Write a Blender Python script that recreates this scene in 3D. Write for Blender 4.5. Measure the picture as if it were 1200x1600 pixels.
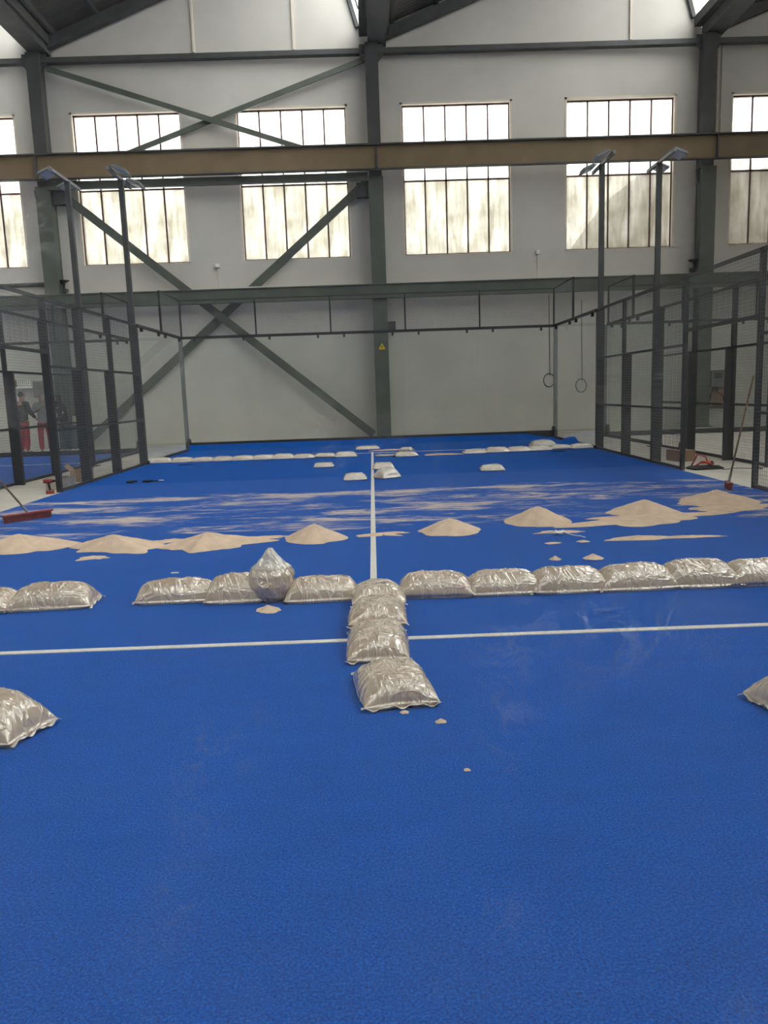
import bpy, bmesh, math, random
from mathutils import Vector, Matrix, noise
PI = math.pi
S = bpy.context.scene
for o in list(bpy.data.objects): bpy.data.objects.remove(o)
col = S.collection

# ---------------------------------------------------------------- camera
CX, CY, CZ = 0.0368, -1.2219, 1.403
YAW, PITCH, ROLL, FPX = -0.0104, 0.1539, -0.0344, 1206.18
f = Vector((-math.sin(YAW)*math.cos(PITCH), math.cos(YAW)*math.cos(PITCH), -math.sin(PITCH)))
r = Vector((math.cos(YAW), math.sin(YAW), 0)); u = r.cross(f)
r2 = r*math.cos(ROLL) + u*math.sin(ROLL); u2 = -r*math.sin(ROLL) + u*math.cos(ROLL)
cam = bpy.data.cameras.new('camera'); camo = bpy.data.objects.new('camera', cam); col.objects.link(camo)
cam.sensor_fit = 'HORIZONTAL'; cam.sensor_width = 36; cam.lens = 36*FPX/1200
cam.clip_start = 0.02; cam.clip_end = 300
M4 = Matrix((r2, u2, -f)).transposed().to_4x4(); M4.translation = (CX, CY, CZ)
camo.matrix_world = M4
S.camera = camo
# ---------------------------------------------------------------- world, daylight through the skylights, exposure
w = bpy.data.worlds.new('overcast_sky'); S.world = w; w.use_nodes = True
wb = w.node_tree.nodes['Background']; wb.inputs[0].default_value = (1.0, 0.99, 0.97, 1); wb.inputs[1].default_value = 10.0
S.view_settings.view_transform = 'Standard'; S.view_settings.look = 'None'
S.view_settings.gamma = 1; S.view_settings.use_curve_mapping = False
S.view_settings.exposure = 0.42
S.cycles.transparent_max_bounces = 48; S.cycles.max_bounces = 10; S.cycles.diffuse_bounces = 5
S.cycles.use_denoising = True
S.cycles.sample_clamp_indirect = 6
VALLEYS = [-19.42, -9.47, 0.40, 10.35, 20.3]        # sawtooth valleys run along Y
Z_V, Z_R = 11.75, 15.1
ROOF_Y0, ROOF_Y1 = -12.0, 23.5
# ---------------------------------------------------------------- helpers
class MB:
    def __init__(s): s.v = []; s.f = []
    def add(s, vs, fs):
        b = len(s.v); s.v += [tuple(x) for x in vs]; s.f += [tuple(i+b for i in q) for q in fs]; return s
    def box(s, x0, x1, y0, y1, z0, z1):
        return s.add([(x0,y0,z0),(x1,y0,z0),(x1,y1,z0),(x0,y1,z0),(x0,y0,z1),(x1,y0,z1),(x1,y1,z1),(x0,y1,z1)],
                     [(0,3,2,1),(4,5,6,7),(0,1,5,4),(1,2,6,5),(2,3,7,6),(3,0,4,7)])
    def obox(s, mat, sx, sy, sz):
        vs = [mat @ Vector((a*sx/2, b*sy/2, c*sz/2)) for c in (-1,1) for a, b in ((-1,-1),(1,-1),(1,1),(-1,1))]
        return s.add(vs, [(0,3,2,1),(4,5,6,7),(0,1,5,4),(1,2,6,5),(2,3,7,6),(3,0,4,7)])
    def bar(s, p, q, w_, h, up=(0,0,1)):
        p = Vector(p); q = Vector(q); d = (q-p); L = d.length; d.normalize(); up = Vector(up)
        if abs(d.dot(up)) > .99: up = Vector((0,1,0))
        sd = d.cross(up).normalized(); up = sd.cross(d)
        m = Matrix((sd, d, up)).transposed().to_4x4(); m.translation = (p+q)/2
        return s.obox(m, w_, L, h)
    def tube(s, pts, rad, n=8, closed=False):
        pts = [Vector(p) for p in pts]; m = len(pts); rs = rad if isinstance(rad, (list, tuple)) else [rad]*m
        b = []; vs = []
        for i, p in enumerate(pts):
            a = pts[(i-1) % m] if (closed or i > 0) else p; c = pts[(i+1) % m] if (closed or i < m-1) else p
            d = (c-a).normalized(); up = Vector((0,0,1)) if abs(d.z) < .9 else Vector((0,1,0))
            sd = d.cross(up).normalized(); up = sd.cross(d)
            vs += [p + (sd*math.cos(2*PI*k/n) + up*math.sin(2*PI*k/n))*rs[i] for k in range(n)]
        fs = [(i*n+k, i*n+(k+1) % n, ((i+1) % m)*n+(k+1) % n, ((i+1) % m)*n+k) for i in range(m if closed else m-1) for k in range(n)]
        if not closed: fs += [tuple(range(n))[::-1], tuple(range((m-1)*n, m*n))]
        return s.add(vs, fs)
    def poly(s, pts, d):                                     # planar polygon (list of 3d points) extruded by d
        d = Vector(d); n = len(pts); pts = [Vector(p) for p in pts]
        return s.add(pts + [p+d for p in pts], [tuple(range(n)), tuple(range(n, 2*n))[::-1]] + [(i, i+n, (i+1) % n+n, (i+1) % n) for i in range(n)])
    def lathe(s, prof, cx=0, cy=0, n=16):
        vs = [(cx+r_*math.cos(2*PI*k/n), cy+r_*math.sin(2*PI*k/n), z) for r_, z in prof for k in range(n)]
        m = len(prof)
        return s.add(vs, [(i*n+k, i*n+(k+1) % n, (i+1)*n+(k+1) % n, (i+1)*n+k) for i in range(m-1) for k in range(n)] + [tuple(range(n))[::-1], tuple(range((m-1)*n, m*n))])
    def build(s, name, mat, parent=None, smooth=False, bevel=0, fix=True):
        me = bpy.data.meshes.new(name); me.from_pydata(s.v, [], s.f); me.update()
        if fix:
            bm = bmesh.new(); bm.from_mesh(me); bmesh.ops.recalc_face_normals(bm, faces=bm.faces); bm.to_mesh(me); bm.free()
        if smooth:
            for p in me.polygons: p.use_smooth = True
        me.materials.append(mat)
        o = bpy.data.objects.new(name, me); col.objects.link(o)
        if parent: o.parent = parent
        if bevel:
            b = o.modifiers.new('bevel', 'BEVEL'); b.width = bevel; b.segments = 2; b.limit_method = 'ANGLE'
        return o
def tag(o, label=None, cat=None, group=None, kind=None):
    for k, v in (('label', label), ('category', cat), ('group', group), ('kind', kind)):
        if v: o[k] = v
    return o
def empty(name, loc=(0,0,0), rz=0, label=None, cat=None, group=None):
    o = bpy.data.objects.new(name, None); col.objects.link(o); o.location = loc; o.rotation_euler = (0,0,rz); o.empty_display_size = .1
    return tag(o, label, cat, group)

# ---------------------------------------------------------------- materials
def newmat(name):
    m = bpy.data.materials.new(name); m.use_nodes = True; nt = m.node_tree
    return m, nt, nt.nodes, nt.links, nt.nodes['Principled BSDF']
def ramp(N, L, src, stops):
    c = N.new('ShaderNodeValToRGB'); L.new(src, c.inputs[0])
    e = c.color_ramp.elements; e[0].position, e[0].color = stops[0][0], stops[0][1]; e[1].position, e[1].color = stops[-1][0], stops[-1][1]
    for p_, c_ in stops[1:-1]:
        k = e.new(p_); k.color = c_
    return c.outputs[0]
def g4(v): return (v, v, v, 1)
def mapping(N, L, scale, coord='Object', rot=(0,0,0)):
    t = N.new('ShaderNodeTexCoord'); m = N.new('ShaderNodeMapping'); L.new(t.outputs[coord], m.inputs[0])
    m.inputs['Scale'].default_value = scale; m.inputs['Rotation'].default_value = rot
    return m.outputs[0]
def tex(N, L, vec, scale, detail=4, rough=.5, dist=0):
    n = N.new('ShaderNodeTexNoise'); L.new(vec, n.inputs['Vector']); n.inputs['Scale'].default_value = scale
    n.inputs['Detail'].default_value = detail; n.inputs['Roughness'].default_value = rough; n.inputs['Distortion'].default_value = dist
    return n.outputs[0]
def mix(N, L, fac, a, b, mode='MIX'):
    m = N.new('ShaderNodeMix'); m.data_type = 'RGBA'; m.blend_type = mode
    if isinstance(fac, (int, float)): m.inputs[0].default_value = fac
    else: L.new(fac, m.inputs[0])
    for i, x in ((6, a), (7, b)):
        if isinstance(x, tuple): m.inputs[i].default_value = x
        else: L.new(x, m.inputs[i])
    return m.outputs[2]
def math_(N, L, op, a, b=None, clamp=False):
    m = N.new('ShaderNodeMath'); m.operation = op; m.use_clamp = clamp
    for i, x in ((0, a), (1, b)):
        if x is None: continue
        if isinstance(x, (int, float)): m.inputs[i].default_value = x
        else: L.new(x, m.inputs[i])
    return m.outputs[0]
def bump(N, L, bsdf, h, strength, dist=.01):
    b = N.new('ShaderNodeBump'); b.inputs['Strength'].default_value = strength; b.inputs['Distance'].default_value = dist
    L.new(h, b.inputs['Height']); L.new(b.outputs[0], bsdf.inputs['Normal'])
def simple(name, c, rough=.6, metal=0, var=.12, scale=6, spec=.4, bumpv=0):
    m, nt, N, L, B = newmat(name)
    v = mapping(N, L, (1,1,1)); n = tex(N, L, v, scale, 5, .6)
    a = tuple(x*(1-var) for x in c)+(1,); b = tuple(min(1, x*(1+var)) for x in c)+(1,)
    L.new(ramp(N, L, n, [(.3, a), (.7, b)]), B.inputs['Base Color'])
    B.inputs['Roughness'].default_value = rough; B.inputs['Metallic'].default_value = metal; B.inputs['Specular IOR Level'].default_value = spec
    if bumpv: bump(N, L, B, tex(N, L, v, scale*12, 4), bumpv)
    return m
MAT = {}
MAT['plaster'] = simple('painted_plaster', (.545,.525,.495), .85, 0, .06, .8, .2, .15)
MAT['plaster_light'] = simple('cream_window_reveal', (.66,.60,.52), .8, 0, .06, 2, .2)
MAT['steel_green'] = simple('grey_green_painted_steel', (.082,.095,.082), .55, 0, .2, 1.5)
MAT['steel_dark'] = simple('dark_grey_steel', (.055,.058,.06), .6, 0, .25, 2)
MAT['crane'] = simple('ochre_painted_crane_girder', (.175,.122,.066), .6, 0, .15, 1.2)
MAT['roof'] = simple('weathered_fibre_cement_sheet', (.10,.095,.085), .85, 0, .2, 2)
MAT['anthracite'] = simple('anthracite_powder_coat', (.030,.033,.037), .42, 0, .1, 8)
MAT['wire'] = simple('dark_galvanised_wire', (.16,.165,.17), .45, .3, .1, 8)
MAT['clamp'] = simple('glass_clamp_steel', (.04,.045,.05), .4, .4)
MAT['mullion'] = simple('red_oxide_window_bar', (.11,.045,.045), .6)
MAT['concrete'] = simple('dusty_concrete', (.50,.47,.42), .85, 0, .12, 1.1, .25, .1)
MAT['aluminium'] = simple('grey_aluminium', (.20,.21,.225), .42, .5)
MAT['lens'] = simple('floodlight_lens', (.45,.48,.55), .25, 0, .05, 8)
MAT['white_line'] = simple('white_turf_line', (.70,.68,.64), .85, 0, .10, 30, .2, .6)
MAT['red'] = simple('red_bristle', (.22,.018,.02), .7, 0, .35, 40)
MAT['redplastic'] = simple('red_plastic', (.22,.02,.025), .4)
MAT['wood'] = simple('worn_wooden_handle', (.20,.14,.10), .6, 0, .25, 20)
MAT['black'] = simple('black_rubber', (.012,.012,.014), .55)
MAT['blackcloth'] = simple('black_cloth', (.012,.013,.015), .85, 0, .3, 10)
MAT['greycloth'] = simple('grey_cloth', (.20,.20,.20), .9, 0, .2, 10)
MAT['redcloth'] = simple('red_work_trousers', (.33,.03,.045), .85, 0, .2, 10)
MAT['jeans'] = simple('dark_teal_trousers', (.03,.06,.07), .85, 0, .2, 10)
MAT['skin'] = simple('skin', (.36,.21,.15), .55)
MAT['white'] = simple('white_paint', (.75,.75,.73), .6)
MAT['card'] = simple('cardboard', (.40,.27,.17), .85)
MAT['board'] = simple('brown_fibre_board', (.27,.17,.12), .8)
MAT['orange'] = simple('orange_plastic', (.65,.18,.06), .4)
MAT['yellow'] = simple('yellow_sign_face', (.70,.50,.04), .5, 0, .04)
MAT['outside_wall'] = simple('outside_render', (.26,.24,.215), .9, 0, .1, .7)
MAT['outside_roof'] = simple('outside_roof_sheet', (.10,.095,.09), .9, 0, .2, 2)
MAT['steel'] = simple('bare_steel', (.5,.5,.5), .3, .9)

def glassmat(name, tint, rough=0.0, refl=1.0, dirt=0.0):
    m = bpy.data.materials.new(name); m.use_nodes = True; nt = m.node_tree; N = nt.nodes; L = nt.links; N.clear()
    out = N.new('ShaderNodeOutputMaterial'); t = N.new('ShaderNodeBsdfTransparent'); t.inputs[0].default_value = tint+(1,)
    g = N.new('ShaderNodeBsdfGlossy'); g.inputs['Roughness'].default_value = rough
    fr = N.new('ShaderNodeFresnel'); fr.inputs[0].default_value = 1.5
    ge = N.new('ShaderNodeNewGeometry'); front = math_(N, L, 'SUBTRACT', 1.0, ge.outputs['Backfacing'])   # one reflection per pane, from its front face
    fm = math_(N, L, 'MULTIPLY', math_(N, L, 'MULTIPLY', fr.outputs[0], refl), front)
    ms = N.new('ShaderNodeMixShader'); L.new(fm, ms.inputs[0]); L.new(t.outputs[0], ms.inputs[1]); L.new(g.outputs[0], ms.inputs[2])
    last = ms.outputs[0]
    if dirt:
        d = N.new('ShaderNodeBsdfDiffuse'); d.inputs[0].default_value = (.7,.72,.7,1)
        v = mapping(N, L, (1, 1, .35)); n = ramp(N, L, tex(N, L, v, 2.2, 6, .65, .6), [(.35, g4(dirt*.35)), (.75, g4(dirt))])
        m2 = N.new('ShaderNodeMixShader'); L.new(n, m2.inputs[0]); L.new(last, m2.inputs[1]); L.new(d.outputs[0], m2.inputs[2]); last = m2.outputs[0]
    L.new(last, out.inputs[0])
    return m
MAT['glass'] = glassmat('greenish_court_glass', (.975,.99,.98), 0, .85, .015)
def smudgeglass():
    # clean pane with greasy hand swipes and finger marks on it
    m = bpy.data.materials.new('smeared_court_glass'); m.use_nodes = True; nt = m.node_tree; N = nt.nodes; L = nt.links; N.clear()
    out = N.new('ShaderNodeOutputMaterial'); t = N.new('ShaderNodeBsdfTransparent'); t.inputs[0].default_value = (.97,.985,.975,1)
    g = N.new('ShaderNodeBsdfGlossy'); g.inputs['Roughness'].default_value = .0
    fr = N.new('ShaderNodeFresnel'); fr.inputs[0].default_value = 1.5
    ge = N.new('ShaderNodeNewGeometry'); front = math_(N, L, 'SUBTRACT', 1.0, ge.outputs['Backfacing'])
    ms = N.new('ShaderNodeMixShader'); L.new(math_(N, L, 'MULTIPLY', fr.outputs[0], front), ms.inputs[0]); L.new(t.outputs[0], ms.inputs[1]); L.new(g.outputs[0], ms.inputs[2])
    d = N.new('ShaderNodeBsdfDiffuse'); d.inputs[0].default_value = (.8,.8,.8,1)
    tr = N.new('ShaderNodeBsdfTranslucent'); tr.inputs[0].default_value = (.85,.85,.85,1)
    a = N.new('ShaderNodeAddShader'); L.new(d.outputs[0], a.inputs[0]); L.new(tr.outputs[0], a.inputs[1])
    v = mapping(N, L, (1,1,1))
    sm = tex(N, L, v, 9, 3, .5, 2.2)
    ridges = ramp(N, L, sm, [(.46, g4(0)), (.5, g4(1)), (.54, g4(0))])
    where = ramp(N, L, tex(N, L, v, 2.6, 2, .5), [(.56, g4(0)), (.68, g4(1))])
    fac = math_(N, L, 'MULTIPLY', ridges, where); fac = math_(N, L, 'MULTIPLY', fac, .06); fac = math_(N, L, 'ADD', fac, .002)
    m2 = N.new('ShaderNodeMixShader'); L.new(fac, m2.inputs[0]); L.new(ms.outputs[0], m2.inputs[1]); L.new(a.outputs[0], m2.inputs[2])
    L.new(m2.outputs[0], out.inputs[0]); return m
MAT['nearglass'] = smudgeglass()
def panemat(name, lo, hi):
    # old wired-glass window pane with rain streaks and lime stains
    m = bpy.data.materials.new(name); m.use_nodes = True; nt = m.node_tree; N = nt.nodes; L = nt.links; N.clear()
    out = N.new('ShaderNodeOutputMaterial'); t = N.new('ShaderNodeBsdfTransparent'); tl = N.new('ShaderNodeBsdfTranslucent')
    v = mapping(N, L, (6, 6, .8)); n = tex(N, L, v, 1.2, 7, .65, .3)
    v2 = mapping(N, L, (1,1,1)); n2 = tex(N, L, v2, 1.3, 4, .6)
    c = ramp(N, L, n, [(.33, lo), (.62, hi)])
    c2 = ramp(N, L, n2, [(.35, (.80,.80,.76,1)), (.6, g4(1))])
    cc = mix(N, L, 1.0, c, c2, 'MULTIPLY'); L.new(cc, t.inputs[0]); L.new(cc, tl.inputs[0])
    ms = N.new('ShaderNodeMixShader'); ms.inputs[0].default_value = .35; L.new(t.outputs[0], ms.inputs[1]); L.new(tl.outputs[0], ms.inputs[2])
    L.new(ms.outputs[0], out.inputs[0]); return m
MAT['pane'] = panemat('stained_window_pane', (.285,.272,.245,1), (.38,.37,.355,1))
MAT['pane_clear'] = panemat('upper_window_pane', (.50,.49,.485,1), (.66,.66,.66,1))
MAT['added_sheet'] = panemat('added_translucent_sheet', (.55,.55,.53,1), (.70,.70,.68,1))  # for the roof opening added behind the camera as extra daylight
MAT['skylight'] = panemat('skylight_pane', (.68,.68,.68,1), (.78,.78,.78,1))

def turfmat():
    m, nt, N, L, B = newmat('blue_artificial_turf')
    v = mapping(N, L, (1,1,1))
    fine = tex(N, L, v, 130, 4, .75); mid = tex(N, L, mapping(N, L, (1, 2.5, 1)), 3.0, 5, .6)
    base = ramp(N, L, fine, [(.32, (.0,.024,.16,1)), (.50, (.0,.078,.40,1)), (.70, (.0,.17,.68,1))])
    big = ramp(N, L, mid, [(.3, g4(.88)), (.7, g4(1.0))])
    base = mix(N, L, 1.0, base, big, 'MULTIPLY')
    # sand swept across the pile: long wispy streaks in a band across the court
    t = N.new('ShaderNodeTexCoord'); sep = N.new('ShaderNodeSeparateXYZ'); L.new(t.outputs['Object'], sep.inputs[0])
    wob = tex(N, L, mapping(N, L, (.35, .35, 1)), 1, 3, .6)
    yy = math_(N, L, 'ADD', sep.outputs[1], math_(N, L, 'MULTIPLY', wob, 1.6))
    mr = N.new('ShaderNodeMapRange'); L.new(yy, mr.inputs[0]); mr.inputs[1].default_value = 6.9; mr.inputs[2].default_value = 7.7; mr.interpolation_type = 'SMOOTHSTEP'
    mr2 = N.new('ShaderNodeMapRange'); L.new(yy, mr2.inputs[0]); mr2.inputs[1].default_value = 11.4; mr2.inputs[2].default_value = 10.6; mr2.interpolation_type = 'SMOOTHSTEP'
    band = math_(N, L, 'MULTIPLY', mr.outputs[0], mr2.outputs[0])
    s1 = tex(N, L, mapping(N, L, (.55, 1.7, 1), rot=(0,0,.06)), 1.5, 10, .72, .7)
    s2 = tex(N, L, mapping(N, L, (1.6, 14, 1), rot=(0,0,.10)), 1.7, 8, .75, .3)
    patch = ramp(N, L, tex(N, L, mapping(N, L, (.5, .9, 1)), 1.1, 3, .5), [(.38, g4(0)), (.62, g4(1))])
    edge = N.new('ShaderNodeMapRange'); L.new(math_(N, L, 'ABSOLUTE', math_(N, L, 'SUBTRACT', yy, 10.75)), edge.inputs[0]); edge.inputs[1].default_value = .55; edge.inputs[2].default_value = .05; edge.interpolation_type = 'SMOOTHSTEP'
    st = math_(N, L, 'ADD', math_(N, L, 'MULTIPLY', s1, .58), math_(N, L, 'MULTIPLY', s2, .42))
    st = math_(N, L, 'ADD', st, math_(N, L, 'ADD', math_(N, L, 'MULTIPLY', patch, .05), math_(N, L, 'MULTIPLY', edge.outputs[0], .035)))
    st = math_(N, L, 'MULTIPLY', st, math_(N, L, 'ADD', math_(N, L, 'MULTIPLY', band, .55), .45))
    k = ramp(N, L, st, [(.53, g4(0)), (.56, g4(.4)), (.60, g4(1))])
    grit = ramp(N, L, fine, [(.38, g4(.5)), (.55, g4(1))])
    k = math_(N, L, 'MULTIPLY', k, grit)
    c = mix(N, L, k, base, (.66,.54,.43,1))
    L.new(c, B.inputs['Base Color']); B.inputs['Roughness'].default_value = .8; B.inputs['Specular IOR Level'].default_value = .06
    B.inputs['Sheen Weight'].default_value = .05; B.inputs['Sheen Roughness'].default_value = .4; B.inputs['Sheen Tint'].default_value = (.3,.55,1,1)
    bump(N, L, B, fine, .8, .006)
    return m
MAT['turf'] = turfmat()
def sandmat():
    m, nt, N, L, B = newmat('fine_silica_sand')
    v = mapping(N, L, (1,1,1)); n = tex(N, L, v, 7, 6, .6); g = tex(N, L, v, 300, 2)
    L.new(ramp(N, L, n, [(.3, (.52,.39,.295,1)), (.7, (.68,.52,.40,1))]), B.inputs['Base Color'])
    B.inputs['Roughness'].default_value = .95; B.inputs['Specular IOR Level'].default_value = .1
    bump(N, L, B, g, .35, .004); return m
MAT['sand'] = sandmat()
def bagmat(name, c0, c1, transp=0):
    m, nt, N, L, B = newmat(name)
    v = mapping(N, L, (1,1,1)); n = tex(N, L, v, 5, 5, .6)
    def crease(sc, scale, k, seed):
        t = tex(N, L, mapping(N, L, sc, rot=(0,0,seed)), scale, 3, .5, 1.2)
        d = math_(N, L, 'ABSOLUTE', math_(N, L, 'SUBTRACT', t, .5)); return math_(N, L, 'SUBTRACT', 1.0, math_(N, L, 'MULTIPLY', d, k), True)
    c = math_(N, L, 'MAXIMUM', crease((2, 8, 3), .9, 22, .15), crease((8, 2.6, 4), .9, 22, -.25))
    c = math_(N, L, 'ADD', c, math_(N, L, 'MULTIPLY', crease((6, 16, 9), 1.0, 20, .5), .12))
    base = ramp(N, L, n, [(.3, c0), (.7, c1)])
    # film is whitish where it bunches into folds; the pale tone also paints highlights
    milky_highlight = ramp(N, L, c, [(.6, g4(0)), (1.0, g4(.30))])
    L.new(mix(N, L, milky_highlight, base, (.72,.66,.58,1)), B.inputs['Base Color'])
    B.inputs['Roughness'].default_value = .26; B.inputs['Specular IOR Level'].default_value = .8
    B.inputs['Coat Weight'].default_value = 1; B.inputs['Coat Roughness'].default_value = .16; B.inputs['Coat IOR'].default_value = 2.0
    b = N.new('ShaderNodeBump'); b.inputs['Strength'].default_value = .38; b.inputs['Distance'].default_value = .012
    L.new(c, b.inputs['Height']); L.new(b.outputs[0], B.inputs['Normal']); L.new(b.outputs[0], B.inputs['Coat Normal'])
    if transp: B.inputs['Alpha'].default_value = 1-transp
    return m
MAT['bag'] = bagmat('clear_film_over_sand', (.39,.295,.225,1), (.50,.39,.30,1))
MAT['film'] = bagmat('empty_clear_film', (.52,.47,.41,1), (.66,.61,.55,1), .18)
MAT['farbag'] = bagmat('clear_film_over_pale_sand', (.56,.49,.42,1), (.70,.62,.54,1))

# ---------------------------------------------------------------- the hall: floor, end wall, roof
YW = 23.5
XL, XR = -21.0, 21.0
fl = MB().box(XL, XR, -12, YW+.4, -.25, -.012).build('floor', MAT['concrete']); tag(fl, kind='structure')
WIN = [(-18.65,-15.28), (-13.68,-10.31), (-8.69,-5.37), (-3.78,-.40), (1.18,4.55), (6.15,9.53), (11.18,14.55), (16.15,19.5)]
WZ0, WZ1 = 5.52, 9.96
wl = MB()
wl.box(XL, XR, YW, YW+.35, -.25, WZ0); wl.box(XL, XR, YW, YW+.35, WZ1, Z_V-.1)
xs = [XL] + [x for a in WIN for x in a] + [XR]
for i in range(0, len(xs), 2): wl.box(xs[i], xs[i+1], YW, YW+.35, WZ0, WZ1)
for i in range(len(VALLEYS)-1):                                     # sawtooth gables
    a, b = VALLEYS[i], VALLEYS[i+1]
    wl.poly([(a,YW,Z_V-.1), (b,YW,Z_V-.1), (b-.35,YW,Z_V+.35), (b-1.25,YW,Z_R+.1), (a+.35,YW,Z_V+.36)], (0,.35,0))
tag(wl.build('wall_back', MAT['plaster']), kind='structure')
tag(MB().box(XL-.3, XL, -12, YW+.4, -.25, Z_R).build('wall_left', MAT['plaster']), kind='structure')
tag(MB().box(XR, XR+.3, -12, YW+.4, -.25, Z_R).build('wall_right', MAT['plaster']), kind='structure')
tag(MB().box(XL, XR, -12.3, -12, -.25, Z_R).build('wall_front', MAT['outside_roof']), kind='structure')
pil = MB()
for x in (-4.85, -1.9, 8.1): pil.box(x-.03, x+.03, YW-.05, YW, 11.5, 14.0)
tag(pil.build('trim_1', MAT['plaster_light']), kind='structure')
for i, (a, b) in enumerate(WIN):
    wr = tag(empty('window_%d' % (i+1), ((a+b)/2, YW+.12, WZ0)), kind='structure')
    hw = (b-a)/2; H = WZ1-WZ0
    m = MB(); t_ = .05
    m.box(-hw, hw, -.13, .24, -.001, .03); m.box(-hw, -hw+.06, -.13, .24, 0, H); m.box(hw-.06, hw, -.13, .24, 0, H); m.box(-hw, hw, -.13, .24, H-.06, H)
    m.build('window_reveal', MAT['plaster_light'], wr)
    m = MB()
    for k in range(6):
        x = -hw+.07 + k*(2*hw-.14)/5; m.box(x-.022, x+.022, 0, .05, .03, H-.06)
    for z in (2.22, H-.08, .05): m.box(-hw+.06, hw-.06, 0, .05, z-.022, z+.022)
    m.build('window_frame', MAT['mullion'], wr)
    MB().box(-hw+.06, hw-.06, .022, .026, .03, 2.22).build('lower_pane', MAT['pane'], wr)
    MB().box(-hw+.06, hw-.06, .022, .026, 2.22, H-.06).build('upper_pane', MAT['pane_clear'], wr)
# roof slopes: corrugated sheets, purlins, trusses, valley gutters, glazing
def corrugated(a, b):
    # slope from (a,Z_V+.25) up to the ridge (b,Z_R); corrugations run down the slope
    m = MB(); per = .18; y = 8.0; n = int((ROOF_Y1-y)/(per/6)); vs = []; fs = []
    for i in range(n+1):
        yy = y + i*(ROOF_Y1-y)/n; dz = .028*math.cos(2*PI*yy/per)
        for x, z in ((a, Z_V+.25), (b, Z_R)): vs.append((x, yy, z+.1+dz))
    fs = [(2*i, 2*i+1, 2*i+3, 2*i+2) for i in range(n)]
    m.add(vs, fs); sl_ = (Z_R-Z_V-.25)/(b-a)
    P_ = lambda x, dz=0: Z_V+.35+sl_*(x-a)+dz
    c0, c1 = a+(b-a)*.32, a+(b-a)*.68                                # unseen gap added to brighten the hall, filled with translucent sheets, between Y -11 and -1
    for xa, xb, ya, yb in ((a, c0, ROOF_Y0, 8.0), (c1, b, ROOF_Y0, 8.0), (c0, c1, ROOF_Y0, -11), (c0, c1, -1.0, 8.0)):
        m.poly([(xa,ya,P_(xa)), (xb,ya,P_(xb)), (xb,ya,P_(xb,.06)), (xa,ya,P_(xa,.06))], (0,yb-ya,0))
    vs2 = [(x, y_, z+.16) for x, z in ((a, Z_V+.25), (b, Z_R)) for y_ in (8.0, ROOF_Y1)]
    m.add(vs2, [(0,1,3,2)])
    return m
wn = len(WIN)
for i in range(len(VALLEYS)-1):
    a, b = VALLEYS[i], VALLEYS[i+1]
    ra = (a+.35, b-1.25)
    tag(corrugated(*ra).build('ceiling' if i == 0 else 'ceiling.%03d' % i, MAT['roof'], fix=False), kind='structure')
    sl = (Z_R-Z_V-.25)/(ra[1]-ra[0])
    bay = ['far left', 'left', 'right', 'far right'][i]
    t = empty('roof_framing', (0,0,0), 0, 'dark steel purlins and rafters under the %s roof slope' % bay, 'roof framing')
    for k in range(7):
        x = ra[0]+.25+k*(ra[1]-ra[0]-.4)/6; z = Z_V+.25+sl*(x-ra[0])
        MB().box(x-.05, x+.05, ROOF_Y0, ROOF_Y1, z-.10, z+.07).build('purlin', MAT['steel_dark'], t)
    for y in (23.28, 17.5, 11.5, 5.5, -.5, -6.5):
        MB().bar((a+.3, y, Z_V-.02), (ra[1], y, Z_R-.25), .2, .30).build('rafter', MAT['steel_dark'], t)
    wn += 1
    s = tag(empty('window_%d' % wn, (0,0,0)), kind='structure')
    m = MB(); g0 = Vector((b-.35, 0, Z_V+.3)); g1 = Vector((b-1.25, 0, Z_R))
    y = ROOF_Y1-.06
    while y > ROOF_Y0:
        m.bar(g0+Vector((0,y,0)), g1+Vector((0,y,0)), .12 if y > 23 else .05, .2 if y > 23 else .06); y -= 1.1
    m.box(b-1.33, b-1.17, ROOF_Y0, ROOF_Y1, Z_R-.05, Z_R+.15)
    m.build('skylight_frame', MAT['steel_dark'], s)
    ca, cb = ra[0]+(ra[1]-ra[0])*.32, ra[0]+(ra[1]-ra[0])*.68; zc = lambda x: Z_V+.38+sl*(x-ra[0])
    MB().add([(ca,-11,zc(ca)), (cb,-11,zc(cb)), (cb,-1,zc(cb)), (ca,-1,zc(ca))], [(0,1,2,3)]).build('added_light_sheet', MAT['added_sheet'], s)  # unseen sheet added to let more daylight onto the lower wall
    MB().add([g0+Vector((0,ROOF_Y0,0)), g0+Vector((0,ROOF_Y1,0)), g1+Vector((0,ROOF_Y1,0)), g1+Vector((0,ROOF_Y0,0))], [(0,1,2,3)]).build('skylight_pane', MAT['skylight'], s)
for i, v in enumerate(VALLEYS):
    who = ['outer left', 'left', 'middle', 'right', 'outer right'][i]
    t = empty('valley_gutter', (v, 0, 0), 0, 'dark steel valley gutter running back above the %s column' % who, 'gutter')
    MB().box(-.12, .42, ROOF_Y0, YW-.02, Z_V-.25, Z_V+.12).build('gutter_trough', MAT['steel_dark'], t)
    m = MB(); m.box(-.36, -.22, ROOF_Y0, YW-.02, Z_V+.05, Z_V+.33); m.box(.40, .5, ROOF_Y0, YW-.02, Z_V-.05, Z_V+.4); m.box(-.25, .45, ROOF_Y0, YW-.02, Z_V+.05, Z_V+.12)
    m.build('gutter_edge', MAT['steel_dark'], t)

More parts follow.
